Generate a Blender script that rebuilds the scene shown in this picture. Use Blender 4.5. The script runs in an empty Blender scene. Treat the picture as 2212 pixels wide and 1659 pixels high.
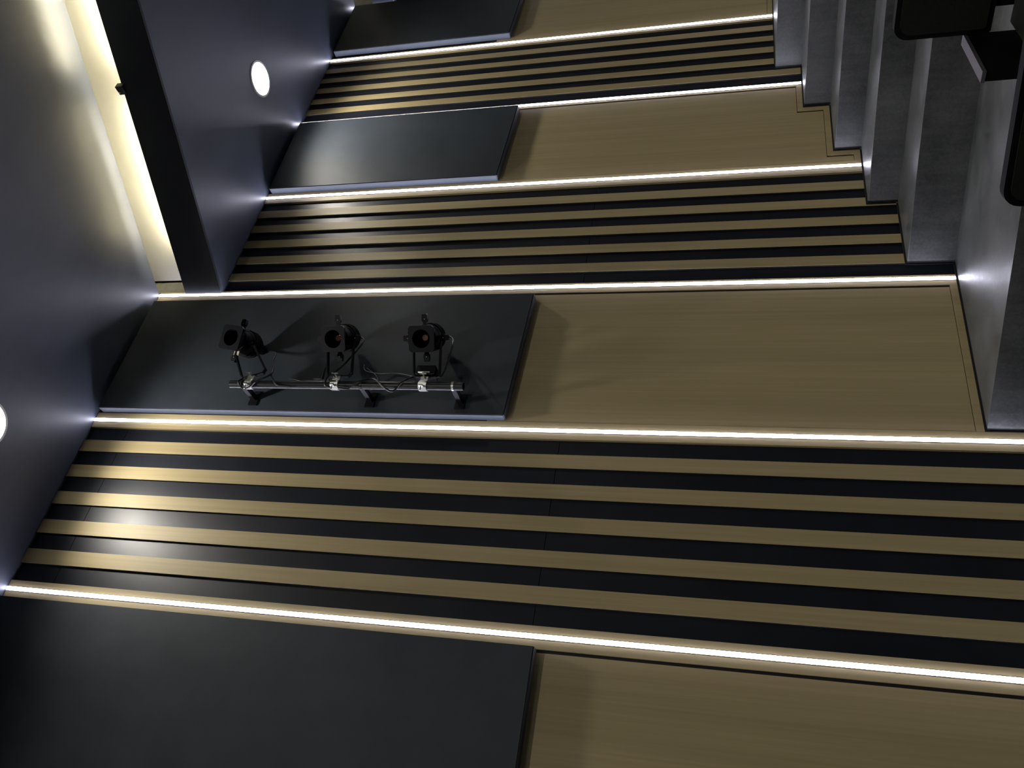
import bpy, bmesh, math, random
from mathutils import Vector, Matrix, Euler
random.seed(4)
S = bpy.context.scene
COL = S.collection

# ------------------------------------------------------------------ scale
# wall units: 1 unit = the camera's distance from the panelled side wall
D = 3.8            # metres
CZ = 0.43 * D      # lens height above the lowest floor
WY = D             # plane of the wall's front faces

# ------------------------------------------------------------------ camera (phone turned on its side: world up is picture left)
cam_d = bpy.data.cameras.new('camera')
cam = bpy.data.objects.new('camera', cam_d); COL.objects.link(cam)
yaw, pit, rol = math.radians(35.0948), math.radians(15.1944), math.radians(-0.5248)
fw = Vector((math.sin(yaw)*math.cos(pit), math.cos(yaw)*math.cos(pit), math.sin(pit)))
r0 = Vector((math.cos(yaw), -math.sin(yaw), 0)); d0 = fw.cross(r0)
if d0.z > 0: d0 = -d0
rt = math.cos(rol)*r0 + math.sin(rol)*d0
dn = -math.sin(rol)*r0 + math.cos(rol)*d0
M = Matrix((dn, rt, -fw)).transposed().to_4x4(); M.translation = Vector((0, 0, CZ))
cam.matrix_world = M
cam_d.sensor_fit = 'HORIZONTAL'; cam_d.sensor_width = 36.0
cam_d.lens = 1780.46/2212*36.0
cam_d.clip_start = 0.02; cam_d.clip_end = 100
S.camera = cam

# ------------------------------------------------------------------ world, exposure
w = bpy.data.worlds.new('world'); S.world = w; w.use_nodes = True
w.node_tree.nodes['Background'].inputs[0].default_value = (0.5, 0.55, 0.7, 1)
w.node_tree.nodes['Background'].inputs[1].default_value = 0.0
S.view_settings.view_transform = 'Standard'; S.view_settings.look = 'None'
S.view_settings.gamma = 1.0; S.view_settings.use_curve_mapping = False
S.view_settings.exposure = 0.0

LED_E, LENS_E, TUBE_E = 30.0, 26.0, 220.0
SPOT_W = 36.0
C_LED = (0.82, 0.81, 1.0); C_DOWN = (1.0, 0.95, 0.84); C_TUBE = (1.0, 0.91, 0.66)

# ------------------------------------------------------------------ materials
def nodes(name):
    m = bpy.data.materials.new(name); m.use_nodes = True
    nt = m.node_tree; return m, nt, nt.nodes['Principled BSDF']
def N(nt, t, **kw):
    n = nt.nodes.new(t)
    for k, v in kw.items():
        if hasattr(n, k): setattr(n, k, v)
        else: n.inputs[k.replace('_', ' ')].default_value = v
    return n
def plain(name, col, rough=0.5, metal=0.0, spec=0.5, var=0.10, scale=30.0):
    m, nt, b = nodes(name)
    tc = N(nt, 'ShaderNodeTexCoord'); no = N(nt, 'ShaderNodeTexNoise', Scale=scale, Detail=4.0)
    nt.links.new(tc.outputs['Object'], no.inputs['Vector'])
    mx = N(nt, 'ShaderNodeMix', data_type='RGBA')
    mx.inputs['A'].default_value = (*[c*(1-var) for c in col], 1); mx.inputs['B'].default_value = (*[min(1, c*(1+var)) for c in col], 1)
    nt.links.new(no.outputs['Fac'], mx.inputs['Factor']); nt.links.new(mx.outputs['Result'], b.inputs['Base Color'])
    b.inputs['Roughness'].default_value = rough; b.inputs['Metallic'].default_value = metal
    b.inputs['Specular IOR Level'].default_value = spec
    return m
def wood(name, c1, c2, rough=0.50):
    m, nt, b = nodes(name)
    tc = N(nt, 'ShaderNodeTexCoord'); oi = N(nt, 'ShaderNodeObjectInfo')
    mp = N(nt, 'ShaderNodeMapping'); mp.inputs['Scale'].default_value = (60, 60, 0.9)
    add = N(nt, 'ShaderNodeVectorMath', operation='ADD'); sc = N(nt, 'ShaderNodeVectorMath', operation='SCALE')
    sc.inputs['Scale'].default_value = 7.0
    cmb = N(nt, 'ShaderNodeCombineXYZ')
    for i in range(3): nt.links.new(oi.outputs['Random'], cmb.inputs[i])
    nt.links.new(cmb.outputs[0], sc.inputs[0])
    nt.links.new(tc.outputs['Object'], add.inputs[0]); nt.links.new(sc.outputs[0], add.inputs[1])
    nt.links.new(add.outputs[0], mp.inputs['Vector'])
    n1 = N(nt, 'ShaderNodeTexNoise', Scale=1.0, Detail=5.0, Roughness=0.6)
    mp2 = N(nt, 'ShaderNodeMapping'); mp2.inputs['Scale'].default_value = (7, 7, 0.25)
    nt.links.new(add.outputs[0], mp2.inputs['Vector'])
    n2 = N(nt, 'ShaderNodeTexNoise', Scale=1.0, Detail=3.0)
    nt.links.new(mp.outputs[0], n1.inputs['Vector']); nt.links.new(mp2.outputs[0], n2.inputs['Vector'])
    ad = N(nt, 'ShaderNodeMath', operation='ADD'); nt.links.new(n1.outputs['Fac'], ad.inputs[0]); nt.links.new(n2.outputs['Fac'], ad.inputs[1])
    ra = N(nt, 'ShaderNodeMapRange'); ra.inputs['From Min'].default_value = 0.7; ra.inputs['From Max'].default_value = 1.3
    nt.links.new(ad.outputs[0], ra.inputs['Value'])
    mx = N(nt, 'ShaderNodeMix', data_type='RGBA'); mx.inputs['A'].default_value = (*c1, 1); mx.inputs['B'].default_value = (*c2, 1)
    nt.links.new(ra.outputs[0], mx.inputs['Factor']); nt.links.new(mx.outputs['Result'], b.inputs['Base Color'])
    b.inputs['Roughness'].default_value = rough; b.inputs['Specular IOR Level'].default_value = 0.25
    return m
def painted(name, c1, c2, rough, scale=(2.5, 2.5, 2.5), spec=0.5, bump=0.0, rvar=0.08):
    m, nt, b = nodes(name)
    tc = N(nt, 'ShaderNodeTexCoord'); mp = N(nt, 'ShaderNodeMapping'); mp.inputs['Scale'].default_value = scale
    nt.links.new(tc.outputs['Object'], mp.inputs['Vector'])
    n1 = N(nt, 'ShaderNodeTexNoise', Scale=1.0, Detail=5.0, Roughness=0.6); nt.links.new(mp.outputs[0], n1.inputs['Vector'])
    mx = N(nt, 'ShaderNodeMix', data_type='RGBA'); mx.inputs['A'].default_value = (*c1, 1); mx.inputs['B'].default_value = (*c2, 1)
    ra = N(nt, 'ShaderNodeMapRange'); ra.inputs['From Min'].default_value = 0.3; ra.inputs['From Max'].default_value = 0.7
    nt.links.new(n1.outputs['Fac'], ra.inputs['Value'])
    nt.links.new(ra.outputs[0], mx.inputs['Factor']); nt.links.new(mx.outputs['Result'], b.inputs['Base Color'])
    rr = N(nt, 'ShaderNodeMapRange'); rr.inputs['To Min'].default_value = rough-rvar; rr.inputs['To Max'].default_value = rough+rvar
    nt.links.new(n1.outputs['Fac'], rr.inputs['Value']); nt.links.new(rr.outputs[0], b.inputs['Roughness'])
    b.inputs['Specular IOR Level'].default_value = spec
    if bump:
        n2 = N(nt, 'ShaderNodeTexNoise', Scale=160.0, Detail=3.0); nt.links.new(tc.outputs['Object'], n2.inputs['Vector'])
        bp = N(nt, 'ShaderNodeBump', Strength=bump, Distance=0.002); nt.links.new(n2.outputs['Fac'], bp.inputs['Height'])
        nt.links.new(bp.outputs[0], b.inputs['Normal'])
    return m
def concrete(name):
    m, nt, b = nodes(name)
    tc = N(nt, 'ShaderNodeTexCoord')
    n1 = N(nt, 'ShaderNodeTexNoise', Scale=3.0, Detail=8.0, Roughness=0.65)
    n2 = N(nt, 'ShaderNodeTexNoise', Scale=70.0, Detail=4.0, Roughness=0.7)
    mp = N(nt, 'ShaderNodeMapping'); mp.inputs['Scale'].default_value = (28, 28, 3)
    nt.links.new(tc.outputs['Object'], mp.inputs['Vector'])
    n3 = N(nt, 'ShaderNodeTexNoise', Scale=1.0, Detail=6.0, Roughness=0.7)
    nt.links.new(tc.outputs['Object'], n1.inputs['Vector']); nt.links.new(tc.outputs['Object'], n2.inputs['Vector']); nt.links.new(mp.outputs[0], n3.inputs['Vector'])
    a1 = N(nt, 'ShaderNodeMath', operation='MULTIPLY_ADD'); a1.inputs[1].default_value = 0.55
    nt.links.new(n2.outputs['Fac'], a1.inputs[0]); nt.links.new(n1.outputs['Fac'], a1.inputs[2])
    a2 = N(nt, 'ShaderNodeMath', operation='MULTIPLY_ADD'); a2.inputs[1].default_value = 0.4
    nt.links.new(n3.outputs['Fac'], a2.inputs[0]); nt.links.new(a1.outputs[0], a2.inputs[2])
    ra = N(nt, 'ShaderNodeMapRange'); ra.inputs['From Min'].default_value = 0.72; ra.inputs['From Max'].default_value = 1.22
    nt.links.new(a2.outputs[0], ra.inputs['Value'])
    mx = N(nt, 'ShaderNodeMix', data_type='RGBA'); mx.inputs['A'].default_value = (0.026, 0.029, 0.029, 1); mx.inputs['B'].default_value = (0.095, 0.100, 0.101, 1)
    nt.links.new(ra.outputs[0], mx.inputs['Factor']); nt.links.new(mx.outputs['Result'], b.inputs['Base Color'])
    rr = N(nt, 'ShaderNodeMapRange'); rr.inputs['From Min'].default_value = 0.60; rr.inputs['From Max'].default_value = 0.95
    rr.inputs['To Min'].default_value = 0.31; rr.inputs['To Max'].default_value = 0.50
    nt.links.new(a1.outputs[0], rr.inputs['Value']); nt.links.new(rr.outputs[0], b.inputs['Roughness'])
    bp = N(nt, 'ShaderNodeBump', Strength=0.35, Distance=0.004); nt.links.new(a2.outputs[0], bp.inputs['Height']); nt.links.new(bp.outputs[0], b.inputs['Normal'])
    return m
def emit(name, col, strength):
    m, nt, b = nodes(name)
    b.inputs['Base Color'].default_value = (*col, 1)
    b.inputs['Emission Color'].default_value = (*col, 1); b.inputs['Emission Strength'].default_value = strength
    b.inputs['Roughness'].default_value = 0.4
    return m

MT = {
 'wood': wood('oak_veneer', (0.345, 0.280, 0.150), (0.43, 0.352, 0.20)),
 'dark_gap': painted('navy_satin_paint', (0.009, 0.011, 0.018), (0.013, 0.0155, 0.024), 0.40, spec=0.28, rvar=0.05),
 'acoustic': painted('charcoal_panel_paint', (0.029, 0.036, 0.047), (0.044, 0.054, 0.068), 0.56, spec=0.22, bump=0.12),
 'black': plain('black_recess', (0.006, 0.006, 0.008), 0.7),
 'ceiling': painted('slate_ceiling_paint', (0.048, 0.055, 0.075), (0.060, 0.068, 0.092), 0.42, scale=(1.2, 5, 1), spec=0.45),
 'fascia': painted('fascia_black_paint', (0.020, 0.021, 0.025), (0.028, 0.029, 0.034), 0.6, spec=0.3),
 'cove': painted('cove_plaster', (0.62, 0.60, 0.52), (0.70, 0.68, 0.60), 0.8, spec=0.2),
 'cheek': painted('dimmed_cove_cheek', (0.13, 0.13, 0.105), (0.19, 0.19, 0.16), 0.8, scale=(14, 14, 14), spec=0.2),
 'concrete': concrete('cast_concrete'),
 'led': emit('led_diffuser', C_LED, LED_E),
 'lens': emit('downlight_lens', (1.0, 0.97, 0.90), LENS_E),
 'tube': emit('cove_tube', C_TUBE, TUBE_E),
 'alu': plain('led_channel_aluminium', (0.6, 0.6, 0.62), 0.35, metal=1.0),
 'trim': plain('downlight_trim', (0.55, 0.55, 0.52), 0.4),
 'blackmetal': plain('black_powder_coat', (0.006, 0.006, 0.009), 0.55, spec=0.15),
 'pipe': plain('painted_steel_pipe', (0.022, 0.024, 0.028), 0.28, metal=0.3),
 'chrome': plain('zinc_clamp', (0.66, 0.68, 0.65), 0.36, metal=1.0),
 'cable': plain('black_rubber_cable', (0.010, 0.010, 0.012), 0.35),
 'wire': plain('pale_wire', (0.42, 0.42, 0.40), 0.4),
 'glass': plain('lens_glass_black', (0.003, 0.003, 0.004), 0.08, spec=0.6),
 'amber': plain('amber_lamp_glint', (0.26, 0.09, 0.02), 0.35),
 'rivet': plain('white_rivet', (0.8, 0.8, 0.78), 0.4),
 'fabric': painted('charcoal_chair_fabric', (0.009, 0.010, 0.0095), (0.013, 0.014, 0.013), 0.85, scale=(90, 90, 90), spec=0.1, bump=0.4),
 'chairtrim': plain('black_chair_trim', (0.004, 0.004, 0.005), 0.7, spec=0.06),
 'chairtop': plain('lit_armrest_top', (0.055, 0.053, 0.066), 0.6),
 'tag': plain('cream_label', (0.62, 0.56, 0.42), 0.6),
}

# ------------------------------------------------------------------ mesh helpers
def newbm(): return bmesh.new()
def mesh_of(bm, name, smooth=False):
    bmesh.ops.recalc_face_normals(bm, faces=bm.faces)
    me = bpy.data.meshes.new(name); bm.to_mesh(me); bm.free()
    if smooth:
        for p_ in me.polygons: p_.use_smooth = True
        me.set_sharp_from_angle(angle=math.radians(40))
    return me
def obj(name, bm, mat, parent=None, loc=None, smooth=False):
    me = mesh_of(bm, name, smooth); me.materials.append(MT[mat])
    o = bpy.data.objects.new(name, me); COL.objects.link(o)
    if loc is not None: o.location = loc
    if parent: o.parent = parent
    return o
def centred(name, bm, mat, parent=None, smooth=False):
    "mesh given in world coordinates, origin moved to the foot of its box"
    lo = Vector([min(v.co[i] for v in bm.verts) for i in range(3)]); hi = Vector([max(v.co[i] for v in bm.verts) for i in range(3)])
    c = Vector(((lo.x+hi.x)/2, (lo.y+hi.y)/2, lo.z))
    bmesh.ops.translate(bm, verts=bm.verts, vec=-c)
    return obj(name, bm, mat, parent, c, smooth)
def empty(name, loc, parent=None):
    o = bpy.data.objects.new(name, None); o.empty_display_size = 0.1; COL.objects.link(o); o.location = loc
    if parent: o.parent = parent
    return o
def tag(o, label, cat, group=None):
    o['label'] = label; o['category'] = cat
    if group: o['group'] = group
    return o
def struct(o): o['kind'] = 'structure'; return o
def box(bm, lo, hi, bevel=0.0, mat=None):
    c = [(a+b)/2 for a, b in zip(lo, hi)]; s = [abs(b-a) for a, b in zip(lo, hi)]
    g = bmesh.ops.create_cube(bm, size=1.0)
    bmesh.ops.scale(bm, vec=s, verts=g['verts']); bmesh.ops.translate(bm, vec=c, verts=g['verts'])
    if bevel:
        es = list({e for v in g['verts'] for e in v.link_edges})
        r = bmesh.ops.bevel(bm, geom=es, offset=bevel, segments=2, affect='EDGES', profile=0.5)
        vs = list({v for f in r['faces'] for v in f.verts})
        return vs
    return g['verts']
def prism(bm, pts, axis, a, b):
    "polygon pts (2-D) extruded along axis between a and b"
    def P(p, t): return {0: (t, p[0], p[1]), 1: (p[0], t, p[1]), 2: (p[0], p[1], t)}[axis]
    lo = [bm.verts.new(P(p, a)) for p in pts]; hi = [bm.verts.new(P(p, b)) for p in pts]
    bm.faces.new(lo); bm.faces.new(hi[::-1])
    n = len(pts)
    for i in range(n): bm.faces.new((lo[i], hi[i], hi[(i+1) % n], lo[(i+1) % n]))
    return lo+hi
def frame_of(d):
    d = Vector(d).normalized(); u = d.cross(Vector((0, 0, 1)))
    if u.length < 1e-3: u = Vector((1, 0, 0))
    u.normalize(); return d, u, d.cross(u)
def cyl(bm, p0, p1, r0_, r1_=None, n=20, cap=True):
    p0, p1 = Vector(p0), Vector(p1); r1_ = r0_ if r1_ is None else r1_
    d, u, v = frame_of(p1-p0)
    A = [bm.verts.new(p0+(u*math.cos(t)+v*math.sin(t))*r0_) for t in [2*math.pi*i/n for i in range(n)]]
    B = [bm.verts.new(p1+(u*math.cos(t)+v*math.sin(t))*r1_) for t in [2*math.pi*i/n for i in range(n)]]
    for i in range(n): bm.faces.new((A[i], A[(i+1) % n], B[(i+1) % n], B[i]))
    if cap: bm.faces.new(A[::-1]); bm.faces.new(B)
def lathe(bm, axis_o, axis_d, prof, n=28, caps=True):
    "prof: list of (distance along axis, radius)"
    d, u, v = frame_of(axis_d); o = Vector(axis_o); rings = []
    for t, r in prof:
        rings.append([bm.verts.new(o+d*t+(u*math.cos(a)+v*math.sin(a))*r) for a in [2*math.pi*i/n for i in range(n)]])
    for A, B in zip(rings, rings[1:]):
        for i in range(n): bm.faces.new((A[i], A[(i+1) % n], B[(i+1) % n], B[i]))
    if caps: bm.faces.new(rings[0][::-1]); bm.faces.new(rings[-1])
def smooth_path(pts, k=6):
    pts = [Vector(p) for p in pts]; out = []
    for i in range(len(pts)-1):
        p0, p1, p2, p3 = pts[max(i-1, 0)], pts[i], pts[i+1], pts[min(i+2, len(pts)-1)]
        for j in range(k):
            t = j/k
            out.append(0.5*((2*p1)+(p2-p0)*t+(2*p0-5*p1+4*p2-p3)*t*t+(3*p1-p0-3*p2+p3)*t**3))
    out.append(pts[-1]); return out
def tube(bm, pts, r, n=8, k=6):
    P = smooth_path(pts, k); prev = None; u = None; first = None
    for i, p in enumerate(P):
        d = (P[min(i+1, len(P)-1)]-P[max(i-1, 0)]).normalized()
        if u is None: _, u, _ = frame_of(d)
        u = (u-d*u.dot(d)).normalized(); v = d.cross(u)
        ring = [bm.verts.new(p+(u*math.cos(a)+v*math.sin(a))*r) for a in [2*math.pi*j/n for j in range(n)]]
        if prev:
            for j in range(n): bm.faces.new((prev[j], prev[(j+1) % n], ring[(j+1) % n], ring[j]))
        else: first = ring
        prev = ring
    bm.faces.new(first[::-1]); bm.faces.new(prev)
def strap(bm, pts, wdir, width, thick):
    "flat bar following pts (polyline); wdir = direction of its width"
    wdir = Vector(wdir).normalized(); P = [Vector(p) for p in pts]; rings = []
    for i, p in enumerate(P):
        d = (P[min(i+1, len(P)-1)]-P[max(i-1, 0)]).normalized(); nrm = d.cross(wdir).normalized()
        rings.append([bm.verts.new(p+wdir*(width/2*a)+nrm*(thick/2*b)) for a, b in ((-1, -1), (1, -1), (1, 1), (-1, 1))])
    for A, B in zip(rings, rings[1:]):
        for i in range(4): bm.faces.new((A[i], A[(i+1) % 4], B[(i+1) % 4], B[i]))
    bm.faces.new(rings[0][::-1]); bm.faces.new(rings[-1])
def X(a): return a*D
def Z(a): return a*D+CZ
def Yw(a): return a*D      # unit distance -> metres

# ------------------------------------------------------------------ levels and lines of the place (wall units)
HI, LO, LO3 = 1.059, 0.9235, 0.820          # ceilings
FT = 0.9996                                  # top of the first fascia
LV = {8: -0.43, 7: -0.372, 6: -0.3115, 5: -0.246, 4: -0.2015, 3: -0.159, 2: -0.1145, 1: -0.067}
NOSE = {7: (0.345, 0.55), 6: (0.6365, 0.545), 5: (0.9304, 0.455), 4: (1.0642, 0.40), 3: (1.1987, 0.30), 2: (1.323, 0.23), 1: (1.4425, 0.17)}
def nose(k, off=0.0):
    x, s = NOSE[k]; p = []
    for y in (1.0, 0.85, 0.7): p.append((x+s*(1-y)+off, y))
    xb = p[-1][0]
    for y in (0.4, 0.0, -0.8, -2.1): p.append((xb+(0.42*min(0.7-y, 0.7)+0.12*max(0, -y)), y))
    return p
def row_line(x, s=0.52):
    p = [(x, 1.02), (x+s*0.0, 1.0)]
    for y in (0.8, 0.6, 0.4): p.append((x+s*(1-y), y))
    xb = p[-1][0]
    for y in (0.0, -0.8, -2.1): p.append((xb+0.40*min(0.4-y, 0.4)+0.12*max(0, -y), y))
    return p
def m2(pts): return [(X(a), Yw(b)) for a, b in pts]
FLOOR_SIDE = WY-0.021

# ------------------------------------------------------------------ floor and steps
bm = newbm(); box(bm, (-5.0, -8.0, -0.25), (15.0, FLOOR_SIDE, 0.0))
floor = struct(obj('floor', bm, 'concrete'))
for k in range(7, 0, -1):
    front = nose(k); front[0] = (front[0][0], FLOOR_SIDE/D)
    if k > 1:
        back = nose(k-1); back[0] = (back[0][0], FLOOR_SIDE/D)
    else:
        back = [(3.9, y) for _, y in front]
    poly = m2(front)+m2(back)[::-1]
    bm = newbm(); prism(bm, poly, 2, 0.0, Z(LV[k]))
    es = [e for e in bm.edges if all(abs(v.co.z-Z(LV[k])) < 1e-4 for v in e.verts)]
    nf = {tuple(round(c, 4) for c in q) for q in m2(front)}
    es = [e for e in es if all(tuple(round(c, 4) for c in v.co.xy) in nf for v in e.verts)]
    bmesh.ops.bevel(bm, geom=es, offset=0.007, segments=2, affect='EDGES', profile=0.5)
    st = obj('step', bm, 'concrete', floor)
    x1 = NOSE[k-1][0] if k > 1 else 2.3
    bm = newbm(); box(bm, (X(NOSE[k][0])+0.003, FLOOR_SIDE+0.0005, 0.0), (X(x1)+0.003, WY-0.0015, Z(LV[k])-0.003)); obj('joint_filler', bm, 'black', st)

# ------------------------------------------------------------------ ceilings
L1, L2 = row_line(0.9005), row_line(1.8425, 0.40)
ceil = None
bm = newbm(); prism(bm, [(-5.0, WY+0.06)]+m2(L1)+[(-5.0, -8.0)], 2, Z(HI), Z(HI)+0.035)
ceil = struct(obj('ceiling', bm, 'ceiling'))
bm = newbm(); prism(bm, m2([(a+0.006, b) for a, b in L1])+m2(L2)[::-1], 2, Z(LO), Z(LO)+0.035); obj('lower_ceiling', bm, 'ceiling', ceil)
bm = newbm(); prism(bm, m2([(a+0.006, b) for a, b in L2])+[(15, -8), (15, WY+0.06)], 2, Z(LO3), Z(LO3)+0.035); obj('rear_ceiling', bm, 'ceiling', ceil)
def band(pts, off0, off1, z0, z1):
    b = newbm(); prism(b, m2([(a+off0, y) for a, y in pts])+m2([(a+off1, y) for a, y in pts])[::-1], 2, z0, z1); return b
L1c = [(a, y) for a, y in L1 if y <= 1.0]; L1c[0] = (L1c[0][0], 0.9985)
L2c = [(a, y) for a, y in L2 if y <= 1.0]; L2c[0] = (L2c[0][0], 0.9985)
obj('fascia', band(L1c, 0.0, 0.006, Z(LO)-0.002, Z(FT)), 'fascia', ceil)
obj('fascia', band(L2c, 0.0, 0.006, Z(LO3)-0.002, Z(0.875)), 'ceiling', ceil)
obj('cove_back', band(L1c, 0.036, 0.040, Z(LO)+0.035, Z(HI)+0.22), 'cove', ceil)
obj('cove_top', band(L1c, -0.002, 0.040, Z(HI)+0.22, Z(HI)+0.24), 'cove', ceil)
obj('cove_back', band(L2c, 0.046, 0.050, Z(LO3)+0.035, Z(LO)+0.22), 'cove', ceil)
obj('cove_top', band(L2c, -0.002, 0.050, Z(LO)+0.22, Z(LO)+0.24), 'cove', ceil)

# ------------------------------------------------------------------ the panelled side wall
BACK = WY+0.0155                                # face of the dark ground behind slats
bm = newbm(); box(bm, (-5.0, WY+0.06, -0.25), (15.0, WY+0.25, 4.35+CZ))
wall = struct(obj('wall_right', bm, 'black'))
for nm, lo, hi in (('wall_left', (-5.0, -8.25, -0.25), (15.0, -8.0, 6.2)), ('wall_front', (-5.25, -8.25, -0.25), (-5.0, WY+0.25, 6.2)), ('wall_back', (15.0, -8.25, -0.25), (15.25, WY+0.25, 6.2))):
    bm = newbm(); box(bm, lo, hi); struct(obj(nm, bm, 'acoustic'))
def ceil_at(x): return HI if x < 0.9005 else (LO if x < 1.8425 else LO3)
def floor_at(x):
    z = LV[8]
    for k in range(7, 0, -1):
        if x >= NOSE[k][0]: z = LV[k]
    return z
BOT = 0.005                                    # metres: everything on the wall starts near the slab
def wp(name, pts, mat, y0, y1, bevel=0.0):
    b = newbm(); prism(b, [(X(a), Z(c)) for a, c in pts], 1, y0, y1)
    if bevel: bmesh.ops.bevel(b, geom=b.edges[:], offset=bevel, segments=1, affect='EDGES')
    return centred(name, b, mat, wall)
zb = (BOT-CZ)/D
def rect(x0, x1, z0, z1): return [(x0, z0), (x1, z0), (x1, z1), (x0, z1)]

LEDS = [(0.3180, 0.3023, 0.3315), (0.6200, 0.6057, 0.6345), (0.8995, 0.8870, 0.9072), (1.1570, 1.1419, 1.1700), (1.3925, 1.3845, 1.3985), (1.6215, 1.6125, 1.6310), (1.8420, 1.8310, 1.8530)]
SLATS = [[(0.3602, 0.3834), (0.4103, 0.4333), (0.4609, 0.4832), (0.5104, 0.5325), (0.5585, 0.5803)],
         [(0.9328, 0.9517), (0.9755, 0.9943), (1.0181, 1.0372), (1.0596, 1.0785), (1.1004, 1.1197)],
         [(1.4229, 1.4407), (1.4608, 1.4777), (1.4993, 1.5167), (1.5375, 1.5531), (1.5734, 1.5895)],
         [(1.872, 1.889), (1.909, 1.926)]]
# frame boards under the light strips
for c, a, b in LEDS:
    top = ceil_at(a)-0.0005 if c != 0.8995 else HI-0.0005
    if abs(c-1.842) < 1e-6: top = LO-0.0005
    wp('frame_board', rect(a, b, zb, top), 'wood', WY, WY+0.058)
# slat fields
JOINTS = [[0.245, 0.985], [0.245], [0.245], []]
for i, field in enumerate(SLATS):
    xa, xb = LEDS[2*i][2], (LEDS[2*i+1][1] if 2*i+1 < len(LEDS) else 2.2)
    top = ceil_at(xa+0.01) if i < 3 else LO3
    zs = [zb]+[z for z in JOINTS[i]]+[top-0.0005]
    for za, zc in zip(zs, zs[1:]):
        wp('backing_sheet', rect(xa+0.0002, xb-0.0002, za+0.0004, zc-0.0004), 'dark_gap', BACK, WY+0.058)
    for (a, b) in field:
        # oak face with black edges: a black carrier and the veneered face on it
        car = wp('slat', rect(a, b, zb, top-0.0008), 'black', WY+0.003, BACK-0.0005)
        bq = newbm(); prism(bq, [(X(a), Z(zb)), (X(b), Z(zb)), (X(b), Z(top-0.0008)), (X(a), Z(top-0.0008))], 1, WY, WY+0.003)
        bmesh.ops.translate(bq, verts=bq.verts, vec=-car.location)
        obj('slat_face', bq, 'wood', car)
# the wall's ends inside the two coves, coloured darker for the fading tube light
wp('cove_cheek', rect(0.9075, 0.9366, LO+0.0095, HI+0.055), 'cheek', WY+0.010, WY+0.058)
wp('cove_cheek', rect(1.8533, 1.8885, LO3+0.0095, LO+0.055), 'cheek', WY+0.010, WY+0.058)
# oak panels in the lower half, dark acoustic panels in the upper half
PY0, PY1 = WY+0.0008, WY+0.0055
GAP = 0.0042
def oak(xa, xb, top, steps):
    "steps: list of (x_end, floor level) from left to right; stepped lower edge with a frame strip along it"
    ins, g = 0.0125, 0.0016
    low = []; x = xa
    for j, (xe, lv) in enumerate(steps):
        last = j == len(steps)-1
        xr = xb if last else xe-ins-0.0036
        low.append((x, lv+ins)); low.append((xr, lv+ins)); x = xr
    wp('panel_backing', rect(xa, xb+GAP, zb, top), 'black', WY+0.006, WY+0.058)
    wp('oak_panel', low+[(xb, top), (xa, top)], 'wood', PY0, PY1)
    fr = []; x = xa
    for j, (xe, lv) in enumerate(steps):
        last = j == len(steps)-1
        xr = xb+GAP if last else xe-ins
        fr.append((x, lv+ins-g*0.55)); fr.append((xr, lv+ins-g*0.55)); x = xr
    wp('kick_board', [(xa, zb), (xb+GAP, zb)]+fr[::-1], 'wood', WY, PY1)
T = 0.0152*D
def dark(xa, xb, zl, zr, top):
    b = newbm(); prism(b, [(X(xa), Z(zl)), (X(xb), Z(zr)), (X(xb), Z(top)), (X(xa), Z(top))], 1, WY-T, WY)
    bmesh.ops.bevel(b, geom=b.edges[:], offset=0.004, segments=2, affect='EDGES')
    ap = centred('acoustic_panel', b, 'acoustic', wall)
    b = newbm(); prism(b, [(X(xa)+0.005, Z(zl)-0.002), (X(xb)-0.002, Z(zr)-0.002), (X(xb)-0.002, Z(zr)+0.004), (X(xa)+0.005, Z(zl)+0.004)], 1, WY-T+0.003, WY-0.0005)
    bmesh.ops.translate(b, verts=b.verts, vec=-ap.location); obj('bottom_edge', b, 'black', ap)  # black strip puts the shade of the hollow underside into colour
    return ap
oak(0.02, 0.2981, 0.262, [(0.30, LV[8])]);                        dark(0.02, 0.3014, 0.2353, 0.2353, HI-0.010)
oak(0.6349, 0.8828, 0.36, [(0.8828, LV[6])]);                      dark(0.6354, 0.8745, 0.331, 0.3195, HI-0.010)
oak(1.1704, 1.3803, 0.46, [(1.1987, LV[4]), (1.323, LV[3]), (1.3803, LV[2])]); dark(1.1690, 1.3770, 0.4355, 0.4265, LO-0.009)
oak(1.6314, 1.8268, 0.52, [(1.83, LV[1])]);                       dark(1.6371, 1.8270, 0.4885, 0.482, LO-0.009)

# black sealing strip where the wall meets treads and risers
for k in range(7, 0, -1):
    x1 = NOSE[k-1][0] if k > 1 else 2.2
    wp('base_seal', rect(NOSE[k][0]-0.0026, x1-0.0028, LV[k]-0.003, LV[k]+0.0018), 'black', WY-0.005, WY-0.0005)
    wp('base_seal', rect(NOSE[k][0]-0.0026, NOSE[k][0]+0.002, LV[k+1]+0.0020, LV[k]-0.0032), 'black', WY-0.005, WY-0.0005)

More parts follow.
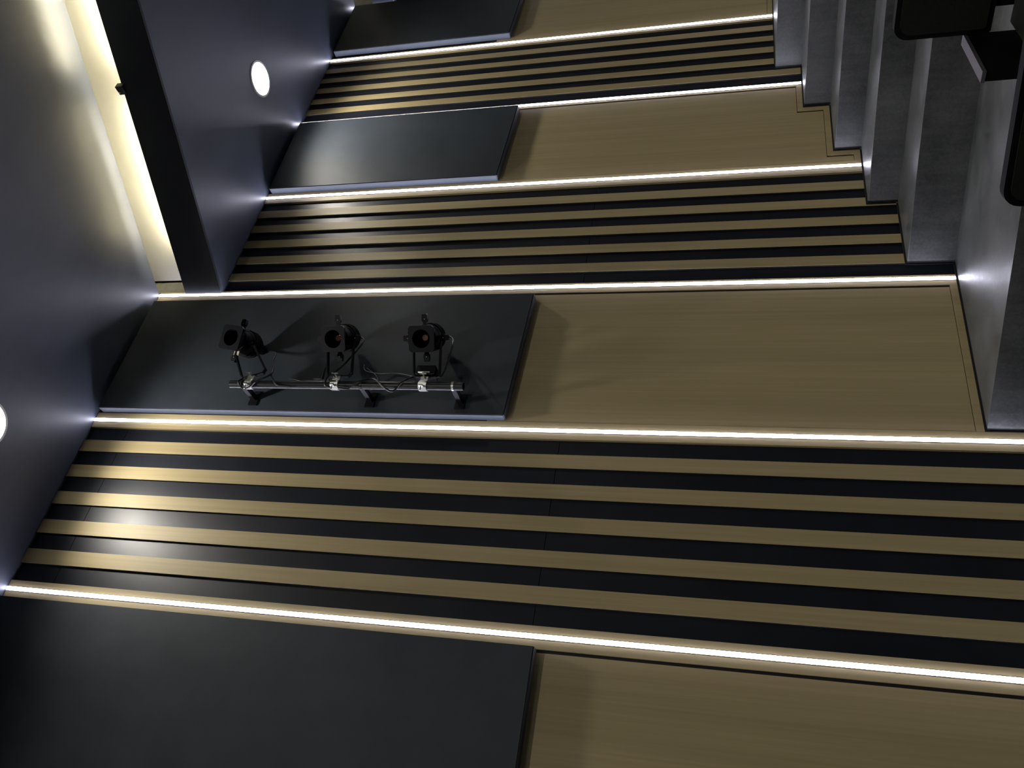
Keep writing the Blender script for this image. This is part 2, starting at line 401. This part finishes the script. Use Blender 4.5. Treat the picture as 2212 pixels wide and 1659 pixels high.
# ------------------------------------------------------------------ light strips
names = ['vertical white light strip nearest the camera, left of the broad slat field',
         'vertical white light strip between the broad slats and the spotlight panel',
         'vertical white light strip right of the spotlights, running up past the black fascia',
         'vertical white light strip right of the second slat field, ending on a step',
         'vertical white light strip half hidden behind the upper edge of a dark panel',
         'vertical white light strip right of the farthest slat field',
         'vertical white light strip at the far fascia, almost hidden behind a dark panel']
for (c, a, b), lab in zip(LEDS, names):
    top = HI if c < 0.91 else LO
    z0, z1 = Z(floor_at(c))+0.0085, Z(top)-0.004
    e = tag(empty('led_strip_light', (X(c), WY, z0)), lab, 'light strip', 'vertical light strips on the side wall')
    h = z1-z0
    bm = newbm(); box(bm, (-0.0125, -0.003, 0), (0.0125, 0.0, h)); obj('channel', bm, 'alu', e)
    bm = newbm(); n = 6
    prism(bm, [(0.0115*math.cos(math.pi*i/n), -0.003-0.0055*math.sin(math.pi*i/n)) for i in range(n+1)], 2, 0.001, h-0.001)
    obj('diffuser', bm, 'led', e)

# ------------------------------------------------------------------ downlights
def downlight(x, y, z, lab, r=0.118):
    e = tag(empty('downlight', (X(x), Yw(y), Z(z))), lab, 'ceiling light', 'round ceiling downlights')
    bm = newbm(); lathe(bm, (0, 0, 0), (0, 0, -1), [(0.0, r+0.016), (0.006, r+0.014), (0.006, r), (0.0, r)], n=40, caps=False); obj('trim_ring', bm, 'trim', e, smooth=True)
    bm = newbm(); cyl(bm, (0, 0, -0.001), (0, 0, -0.004), r, n=40); obj('lens', bm, 'lens', e)
    l = bpy.data.lights.new('downlight_beam', 'SPOT'); l.energy = SPOT_W*4; l.spot_size = math.radians(158); l.spot_blend = 0.6
    l.shadow_soft_size = 0.09; l.color = C_DOWN
    lo = bpy.data.objects.new('downlight_beam', l); COL.objects.link(lo); lo.location = (0, 0, -0.012); lo.parent = e
downlight(0.500, 0.825, HI, 'bright round downlight in the high ceiling, cut by the picture edge', 0.125)
downlight(1.333, 0.844, LO, 'bright round downlight in the lower ceiling beyond the black fascia')
ROWS = {0.82: 'row by the panelled wall', -0.10: 'row above the camera', -0.90: 'row past the camera', -1.70: 'row by the opposite wall'}  # rows of unseen downlights, added to raise the hall's overall brightness
for x, where in ((-0.35, 'stage end'), (0.35, 'middle')):
    for y in ROWS:
        if not (x > 0 and y > 0): downlight(x, y, HI, 'added fill downlight in the high ceiling, %s, %s' % (ROWS[y], where))
for y in (-0.10, -0.90, -1.70): downlight(1.62, y, LO, 'added fill downlight in the lower ceiling, %s' % ROWS[y])
for y in (0.75, -0.10, -0.90, -1.70): downlight(2.75, y, LO3, 'added fill downlight in the rear ceiling, %s' % ROWS.get(y, ROWS[0.82]))

# ------------------------------------------------------------------ tubes in the cove
def on_line(L, y, off):
    for (a, b), (c, d) in zip(L, L[1:]):
        if d <= y <= b and b != d:
            t = (b-y)/(b-d); return a+(c-a)*t+off
def cove_tube(L, y0, y1, off, z, lab):
    p0 = Vector((X(on_line(L, y0, off)), Yw(y0), z)); p1 = Vector((X(on_line(L, y1, off)), Yw(y1), z))
    e = tag(empty('cove_tube_light', (p0+p1)/2), lab, 'tube light', 'tube lights in the ceiling cove')
    d = (p1-p0).normalized(); h = (p1-p0)/2
    bm = newbm(); cyl(bm, -h+d*0.02, h-d*0.02, 0.009, n=12); obj('tube', bm, 'tube', e, smooth=True)
    for s in (-1, 1):
        bm = newbm(); cyl(bm, h*s-d*s*0.024, h*s, 0.011, n=12); obj('end_cap', bm, 'trim', e)
    bm = newbm(); a = Vector((0, 0, -0.022)); strap(bm, [-h+a, h+a], (d.y, -d.x, 0), 0.035, 0.018); obj('batten', bm, 'trim', e)
cove_tube(L1, 0.925, 0.690, 0.016, Z(FT)-0.066, 'glowing tube in the cove above the black fascia, nearest the side wall')
cove_tube(L1, 0.650, 0.400, 0.0185, Z(FT)-0.040, 'glowing tube in the cove, further from the side wall past the small bracket')
cove_tube(L1, 0.380, 0.130, 0.016, Z(FT)-0.055, 'glowing tube in the cove, third from the side wall')
cove_tube(L2, 0.80, 0.55, 0.024, Z(0.875)-0.06, 'glowing tube in the far cove beyond the lower ceiling')
ya = 0.672
e = tag(empty('cove_bracket', (X(on_line(L1, ya, -0.001)), Yw(ya), Z(FT))), 'small black bracket on top edge of the black fascia between glowing tubes', 'bracket')
bm = newbm(); box(bm, (-0.012, -0.03, -0.02), (0.03, 0.03, 0.036), 0.003); obj('bracket_body', bm, 'blackmetal', e)
bm = newbm(); cyl(bm, (-0.012, 0.008, 0.02), (-0.02, 0.008, 0.02), 0.006, n=10); obj('screw', bm, 'chrome', e)

# ------------------------------------------------------------------ boom pipe on the dark panel
PX, PY = 0.6575*D, 0.943*D
zt, zbm = Z(0.776), Z(0.386)
pipe = tag(empty('boom_pipe', (PX, PY, zbm)), 'upright dark steel pipe fixed to the charcoal panel, carrying the three spotlights', 'pipe')
bm = newbm(); hh = zt-zbm
lathe(bm, (0, 0, 0), (0, 0, 1), [(0.0, 0.021), (0.0, 0.0242), (hh, 0.0242), (hh, 0.0), ], n=24, caps=False)
lathe(bm, (0, 0, 0), (0, 0, 1), [(0.0, 0.021), (0.12, 0.021), (0.12, 0.0)], n=24, caps=False)
obj('pipe', bm, 'pipe', pipe, smooth=True)
for zz in (0.06, 0.62, 1.40):
    bm = newbm(); box(bm, (-0.05, WY-T-PY-0.008, zz-0.03), (0.05, WY-T-PY-0.0005, zz+0.03), 0.002); obj('wall_plate', bm, 'blackmetal', pipe)
    bm = newbm(); box(bm, (-0.016, 0.018, zz-0.014), (0.016, WY-T-PY-0.008, zz+0.014)); obj('stand_off', bm, 'blackmetal', pipe)
    bm = newbm(); lathe(bm, (0, 0, zz-0.006), (0, 0, 1), [(0, 0.0244), (0, 0.027), (0.012, 0.027), (0.012, 0.0244)], n=20, caps=False); obj('strap_ring', bm, 'chrome' if zz < 0.1 else 'pipe', pipe)

# ------------------------------------------------------------------ spotlights
def spotlight(zc, az, el, roll, reach, lab, tilt_yoke=0.0, box_on=False, amber=True, dy=0.0, lift=0.0):
    """thing rooted at its clamp on the pipe; yoke reaches along +X; az = direction the rear points, from +Y towards +X"""
    e = tag(empty('stage_spotlight', (PX, PY, zc)), lab, 'spotlight', 'black spotlights on the boom pipe')
    # clamp
    bm = newbm(); lathe(bm, (0, 0, -0.024), (0, 0, 1), [(0, 0.0246), (0, 0.032), (0.048, 0.032), (0.048, 0.0246)], n=8, caps=False)
    box(bm, (0.026, -0.018, -0.024), (0.055, 0.018, 0.024), 0.003)
    cl = obj('clamp', bm, 'chrome', e)
    bm = newbm(); box(bm, (-0.03, -0.05, -0.012), (-0.018, -0.026, 0.012), 0.002); cyl(bm, (-0.055, -0.036, 0.0), (-0.018, -0.036, 0.0), 0.004, n=8); obj('clamp_bolt', bm, 'chrome', cl)
    bm = newbm(); cyl(bm, (0.05, -0.004, 0.0), (0.05, -0.05, 0.0), 0.0045, n=8); strap(bm, [(0.05, -0.05, -0.02), (0.05, -0.05, 0.02)], (0, 1, 0), 0.006, 0.005); obj('wing_bolt', bm, 'chrome', cl)
    # head frame: axis a (front), rear = -a
    rear = Vector((math.sin(az)*math.cos(el), math.cos(az)*math.cos(el), math.sin(el)))
    a = -rear; side = a.cross(Vector((0, 0, 1))).normalized(); up = side.cross(a).normalized()
    R = Matrix.Rotation(roll, 3, a); side = R @ side; up = R @ up
    hz = reach*math.sin(tilt_yoke)+lift
    c = Vector((reach*math.cos(tilt_yoke), dy, hz))            # pivot point of the head
    def Pt(f, s, u): return c+a*f+side*s+up*u
    # yoke
    yw = 0.086
    bm = newbm(); ydir = Vector((math.cos(tilt_yoke), 0, math.sin(tilt_yoke))); yperp = Vector((-math.sin(tilt_yoke), 0, math.cos(tilt_yoke)))
    b0 = Vector((0.058, 0, 0))
    pts = [c+up*yw+a*0.0, b0+yperp*yw*0.9+ydir*0.03, b0+yperp*yw*0.74+ydir*0.004, b0-yperp*yw*0.74+ydir*0.004, b0-yperp*yw*0.9+ydir*0.03, c-up*yw]
    strap(bm, pts, (0.25, 1, 0), 0.026, 0.007); yk = obj('yoke', bm, 'blackmetal', e)
    for s in (-1, 1):
        bm = newbm(); cyl(bm, c+up*s*(yw-0.02), c+up*s*(yw+0.016), 0.011, n=12); obj('yoke_bolt', bm, 'blackmetal', yk)
    # front gel frame holder: square plate with a round hole
    fr = 0.105; hs, hr = 0.077, 0.054
    bm = newbm(); n = 32; ring_i, ring_o = [], []
    for dpt in (0.0, 0.016):
        ri, ro = [], []
        for i in range(n):
            t = 2*math.pi*(i+0.5)/n; cs, sn = math.cos(t), math.sin(t); k = hs/max(abs(cs), abs(sn))
            ri.append(bm.verts.new(Pt(fr-dpt, cs*hr, sn*hr))); ro.append(bm.verts.new(Pt(fr-dpt, cs*k, sn*k)))
        ring_i.append(ri); ring_o.append(ro)
    for i in range(n):
        j = (i+1) % n
        bm.faces.new((ring_i[0][i], ring_i[0][j], ring_o[0][j], ring_o[0][i])); bm.faces.new((ring_i[1][i], ring_o[1][i], ring_o[1][j], ring_i[1][j]))
        bm.faces.new((ring_o[0][i], ring_o[0][j], ring_o[1][j], ring_o[1][i])); bm.faces.new((ring_i[0][i], ring_i[1][i], ring_i[1][j], ring_i[0][j]))
    gf = obj('gel_frame_holder', bm, 'blackmetal', e)
    bm = newbm()
    for s in (-0.035, 0.0, 0.02): 
        q = Pt(fr-0.01, s, hs+0.004); cyl(bm, q-side*0.006, q+side*0.006, 0.005, n=8)
    obj('frame_catch', bm, 'blackmetal', gf)
    # barrel, lens, gate, reflector housing
    bm = newbm(); lathe(bm, Pt(fr-0.015, 0, 0), -a, [(0, 0.054), (0.0, 0.062), (0.045, 0.062), (0.045, 0.070), (0.095, 0.070), (0.095, 0.054), (0, 0.054)], caps=False); obj('lens_barrel', bm, 'blackmetal', e, smooth=True)
    for t in (-0.6, 0.0, 0.6):
        bm = newbm(); q0, q1 = Pt(fr-0.02, 0.063*math.sin(t), 0.063*math.cos(t)), Pt(fr-0.06, 0.063*math.sin(t), 0.063*math.cos(t)); strap(bm, [q0, q1], side*math.cos(t)-up*math.sin(t), 0.008, 0.006); obj('barrel_rib', bm, 'blackmetal', e)
    bm = newbm(); lathe(bm, Pt(fr-0.075, 0, 0), -a, [(0, 0.0), (0.002, 0.02), (0.008, 0.04), (0.016, 0.0538), (0.02, 0.0538)], caps=False); ln = obj('lens', bm, 'glass', e, smooth=True)
    if amber:
        bm = newbm(); q = Pt(fr-0.070, -0.002, 0.0); lathe(bm, q, a, [(0, 0.019), (0.0025, 0.017), (0.003, 0.0)], n=20); obj('lamp_reflection', bm, 'amber', ln)  # amber disc painted as the lamp's reflection in the lens
    bm = newbm(); lathe(bm, Pt(fr-0.11, 0, 0), -a, [(0, 0.066), (0.012, 0.076), (0.06, 0.082), (0.10, 0.076), (0.13, 0.055), (0.145, 0.030), (0.15, 0.0)]); hs_o = obj('reflector_housing', bm, 'blackmetal', e, smooth=True)
    for q in (0.03, 0.05, 0.07):
        bm = newbm(); lathe(bm, Pt(fr-0.11-q, 0, 0), -a, [(0, 0.076), (0, 0.086), (0.007, 0.086), (0.007, 0.076)], caps=False); obj('cooling_fin', bm, 'blackmetal', hs_o)
    bm = newbm(); lathe(bm, Pt(fr-0.25, 0, 0), -a, [(0, 0.034), (0.05, 0.034), (0.055, 0.02), (0.055, 0.0)]); obj('lamp_cap', bm, 'blackmetal', e, smooth=True)
    # shutter handles
    for t in (0, 90, 180, 270):
        t = math.radians(t); rd = side*math.cos(t)+up*math.sin(t); tg = -side*math.sin(t)+up*math.cos(t); o = Pt(fr-0.080, 0, 0)
        bm = newbm(); vs = []
        for rr_, ww, dd in ((0.060, 0.010, 0.008), (0.092, 0.011, 0.008), (0.100, 0.018, 0.009), (0.112, 0.0185, 0.010), (0.136, 0.0155, 0.010), (0.139, 0.012, 0.008)):
            vs.append([bm.verts.new(o+rd*rr_+tg*ww*p_+a*dd*q_) for p_, q_ in ((-1, -1), (1, -1), (1, 1), (-1, 1))])
        for A_, B_ in zip(vs, vs[1:]):
            for i in range(4): bm.faces.new((A_[i], A_[(i+1) % 4], B_[(i+1) % 4], B_[i]))
        bm.faces.new(vs[0][::-1]); bm.faces.new(vs[-1]); sh = obj('shutter_handle', bm, 'blackmetal', e)
        bm = newbm(); cyl(bm, o+rd*0.110+a*0.0098, o+rd*0.110+a*0.0118, 0.0022, n=8); obj('rivet', bm, 'rivet', sh)
    # supply cable from the lamp cap back to the pipe
    q0 = Pt(fr-0.300, 0, -0.01)
    return e, Pt, c, q0
def cable(e, pts, r=0.0055, mat='cable', name='cable'):
    bm = newbm(); tube(bm, pts, r); return obj(name, bm, mat, e, smooth=True)

z1, z2, z3 = Z(0.7415), Z(0.5925), Z(0.4485)
e, P, c, q = spotlight(z1, math.radians(22), math.radians(-8), math.radians(-10), 0.315, 'topmost black spotlight on the pipe, twisted sideways with a cream label', tilt_yoke=0.30, amber=False, dy=-0.03, lift=0.060)
cable(e, [q, q+Vector((-0.02, 0, -0.09)), q+Vector((-0.13, -0.06, -0.14)), (0.06, -0.03, -0.14), (0.0, -0.035, -0.06), (-0.03, -0.02, -0.02), (-0.036, -0.01, 0.03), (-0.01, -0.04, 0.055), (0.02, -0.03, 0.04)])
cable(e, [(0.06, -0.03, -0.13), (0.02, -0.03, -0.16), (-0.025, -0.025, -0.21), (-0.03, -0.02, -0.29)])
bm = newbm(); qa = P(0.030, 0.066, -0.008); qb = P(0.030, 0.096, -0.008)
strap(bm, [qa, qb], (0, 0, 1), 0.034, 0.003); obj('label_card', bm, 'tag', e)
bm = newbm(); qa = P(0.06, -0.03, -0.066); tube(bm, [qa, P(0.085, -0.05, -0.075), P(0.09, -0.06, -0.082), P(0.09, -0.062, -0.12)], 0.004); obj('focus_handle', bm, 'blackmetal', e, smooth=True)
e, P, c, q = spotlight(z2, math.radians(41), math.radians(-1), math.radians(1), 0.325, 'middle black spotlight on the pipe, facing the camera with an amber glint', dy=-0.03, lift=0.05)
cable(e, [q, q+Vector((-0.06, -0.03, -0.07)), (0.15, -0.02, -0.03), (0.07, -0.03, 0.02), (0.03, -0.04, 0.045), (-0.02, -0.03, 0.05), (-0.03, -0.02, 0.02)])
bm = newbm(); cyl(bm, (0.045, 0.01, 0.16), (0.045, 0.01, 0.06), 0.006, n=8); cyl(bm, (0.045, 0.008, 0.105), (0.12, -0.01, 0.10), 0.010, 0.004, n=8); obj('plug', bm, 'cable', e)
e, P, c, q = spotlight(z3, math.radians(42), math.radians(0), math.radians(1), 0.325, 'lowest black spotlight on the pipe, with a small box on its yoke', dy=-0.03, lift=0.042)
cable(e, [q, q+Vector((-0.03, -0.02, -0.08)), q+Vector((-0.12, -0.06, -0.12)), (0.09, 0.0, -0.10), (0.06, 0.0, -0.06)])
bm = newbm(); box(bm, (0.066, -0.03, -0.055), (0.125, 0.05, 0.06), 0.004); obj('control_box', bm, 'blackmetal', e)
bm = newbm(); strap(bm, [(0.073, -0.034, -0.03), (0.073, -0.034, 0.04)], (1, 0, 0), 0.005, 0.006); cyl(bm, (0.075, -0.036, 0.0), (0.045, -0.036, 0.0), 0.004, n=8); obj('box_clip', bm, 'chrome', e)
# loose cable wound along the pipe, thin pale wires on the panel
def loose(name, pts, r, mat, lab, cat, group=None):
    c0 = Vector(pts[0]); bm = newbm(); tube(bm, [Vector(p_)-c0 for p_ in pts], r)
    o = obj(name, bm, mat, None, c0, True); return tag(o, lab, cat, group)
def pp(dx, dy, z): return (PX+dx, PY+dy, z)
zz = [z2-0.04, z2-0.10, z2-0.16, z2-0.21, z2-0.26, z2-0.32, z2-0.38, z2-0.43, z3+0.06]
loose('loose_cable', [pp(-0.034, -0.02, zz[0]), pp(-0.036, -0.02, zz[1]), pp(-0.005, -0.042, zz[2]), pp(0.03, -0.02, zz[3]), pp(0.02, -0.03, zz[4]), pp(-0.03, -0.03, zz[5]), pp(-0.052, -0.02, zz[6]), pp(0.0, -0.04, zz[7]), pp(0.045, -0.03, zz[8])], 0.006, 'cable', 'black cable wound around the pipe between middle and lowest spotlights', 'cable')
fy = WY-T-0.004
loose('thin_wire', [(PX+0.13, fy-0.03, z1-0.16), (PX+0.12, fy-0.02, z1-0.24), (PX+0.06, fy-0.02, z1-0.34)], 0.0018, 'wire', 'thin pale wire curving over the charcoal panel under the topmost spotlight', 'wire')
loose('thin_wire', [(PX+0.25, fy-0.02, z2-0.06), (PX+0.205, fy-0.02, z2-0.08), (PX+0.19, fy-0.01, z2-0.17), (PX+0.20, fy, z2-0.27), (PX+0.19, fy, z2-0.34), (PX+0.175, fy, z2-0.40)], 0.0018, 'wire', 'long thin pale wire crossing the panel from the middle to the lowest spotlight', 'wire')
loose('thin_wire', [(PX+0.23, fy-0.01, z2-0.08), (PX+0.17, fy-0.01, z2-0.16), (PX+0.10, fy-0.01, z2-0.18), (PX+0.04, fy-0.02, z2-0.13)], 0.0016, 'wire', 'thin pale wire hanging in a loop beside the middle spotlight', 'wire')

# ------------------------------------------------------------------ chairs in the rows
def chair(corner, face, lab, width=0.52):
    """corner: upper front corner of the back on the wall side (metres); face: unit vector the chair faces; stands on lv"""
    (cx, cy, cz), lv = corner
    f_ = Vector((face[0], face[1], 0)).normalized(); s_ = Vector((-f_.y, f_.x, 0))   # s_ points away from the side wall
    if s_.y > 0: s_ = -s_
    base = Vector((cx, cy, lv))+s_*(width/2)
    e = tag(empty('auditorium_chair', base), lab, 'chair', 'auditorium chairs')
    H = cz-lv
    def Q(f, s, z): return f_*f+s_*s+Vector((0, 0, z))
    def slab(name, mat, f0, f1, w, zlo, zhi, r_top, lean=0.0, par=e, bev=0.008, s0=0.0):
        "rounded-corner slab standing across the chair"
        b = newbm(); pts = []
        for (sx, sz, a0) in ((1, 1, 0), (-1, 1, 90), (-1, -1, 180), (1, -1, 270)):
            rad = r_top if sz > 0 else 0.012
            for i in range(6):
                t = math.radians(a0+i*18); pts.append((sx*(w/2-rad)+rad*math.cos(t), (zlo+zhi)/2+sz*((zhi-zlo)/2-rad)+rad*math.sin(t)))
        A = [b.verts.new(Q(f0-lean*(z-zlo), s+s0, z)) for s, z in pts]; B = [b.verts.new(Q(f1-lean*(z-zlo), s+s0, z)) for s, z in pts]
        b.faces.new(A); b.faces.new(B[::-1]); n = len(pts)
        for i in range(n): b.faces.new((A[i], B[i], B[(i+1) % n], A[(i+1) % n]))
        return obj(name, b, mat, par, smooth=False)
    lean = 0.0
    zb_ = H-0.315
    back = slab('backrest', 'chairtrim', 0.0, -0.045, width, zb_, H, 0.05, lean)
    slab('back_cushion', 'fabric', 0.006, 0.0, width-0.036, zb_+0.018, H-0.018, 0.04, lean, back)
    # seat
    b = newbm(); zs = zb_-0.05
    pts = [(0.44, -width/2+0.02), (0.44, width/2-0.02), (0.0, width/2-0.02), (0.0, -width/2+0.02)]
    A = [b.verts.new(Q(f, s, zs)) for f, s in pts]; B = [b.verts.new(Q(f, s, zs-0.08)) for f, s in pts]
    b.faces.new(A); b.faces.new(B[::-1])
    for i in range(4): b.faces.new((A[i], B[i], B[(i+1) % 4], A[(i+1) % 4]))
    bmesh.ops.bevel(b, geom=b.edges[:], offset=0.02, segments=3, affect='EDGES'); obj('seat', b, 'fabric', e, smooth=True)
    # side panels that carry the armrests
    for sg in (-1, 1):
        s0 = sg*(width/2+0.022); b = newbm()
        zt_ = zb_+0.070
        prof = [(-0.02, 0.0), (0.10, 0.0), (0.12, zt_-0.24), (0.31, zt_-0.24), (0.31, zt_), (-0.02, zt_)]
        A = [b.verts.new(Q(f, s0-0.017, z)) for f, z in prof]; B = [b.verts.new(Q(f, s0+0.017, z)) for f, z in prof]
        b.faces.new(A); b.faces.new(B[::-1]); n = len(prof)
        for i in range(n): b.faces.new((A[i], B[i], B[(i+1) % n], A[(i+1) % n]))
        sp = obj('side_panel', b, 'chairtrim', e)
        b = newbm(); v = [Q(f, s0+t*0.019, zt_+h) for h in (0.0, 0.012) for f, t in ((-0.02, -1), (0.315, -1), (0.315, 1), (-0.02, 1))]
        v = [b.verts.new(q_) for q_ in v]
        b.faces.new(v[0:4]); b.faces.new(v[4:8][::-1])
        for i in range(4): b.faces.new((v[i], v[4+i], v[4+(i+1) % 4], v[(i+1) % 4]))
        obj('armrest', b, 'chairtop', sp)  # top coloured paler than the black panel, as if lit by the strips
    for sg in (-1, 1):
        b = newbm(); p0 = Q(-0.02, sg*width*0.3, zs-0.06); p1 = Q(-0.02, sg*width*0.3, zb_+0.03); strap(b, [p0, p1], s_, 0.04, 0.012)
        obj('back_bracket', b, 'chairtrim', e)
    return e
FACE = (-0.90, -0.436)
chair(((0.758*D-0.015, 0.495*D+0.035, Z(-0.14)), Z(LV[7])), (-0.975, -0.22), 'black upholstered auditorium chair with armrest top coloured as lit, farther row')
chair(((0.534*D, 0.512*D, Z(-0.20)), Z(LV[8])), FACE, 'black auditorium chair in the nearer row, only its upper back corner showing')
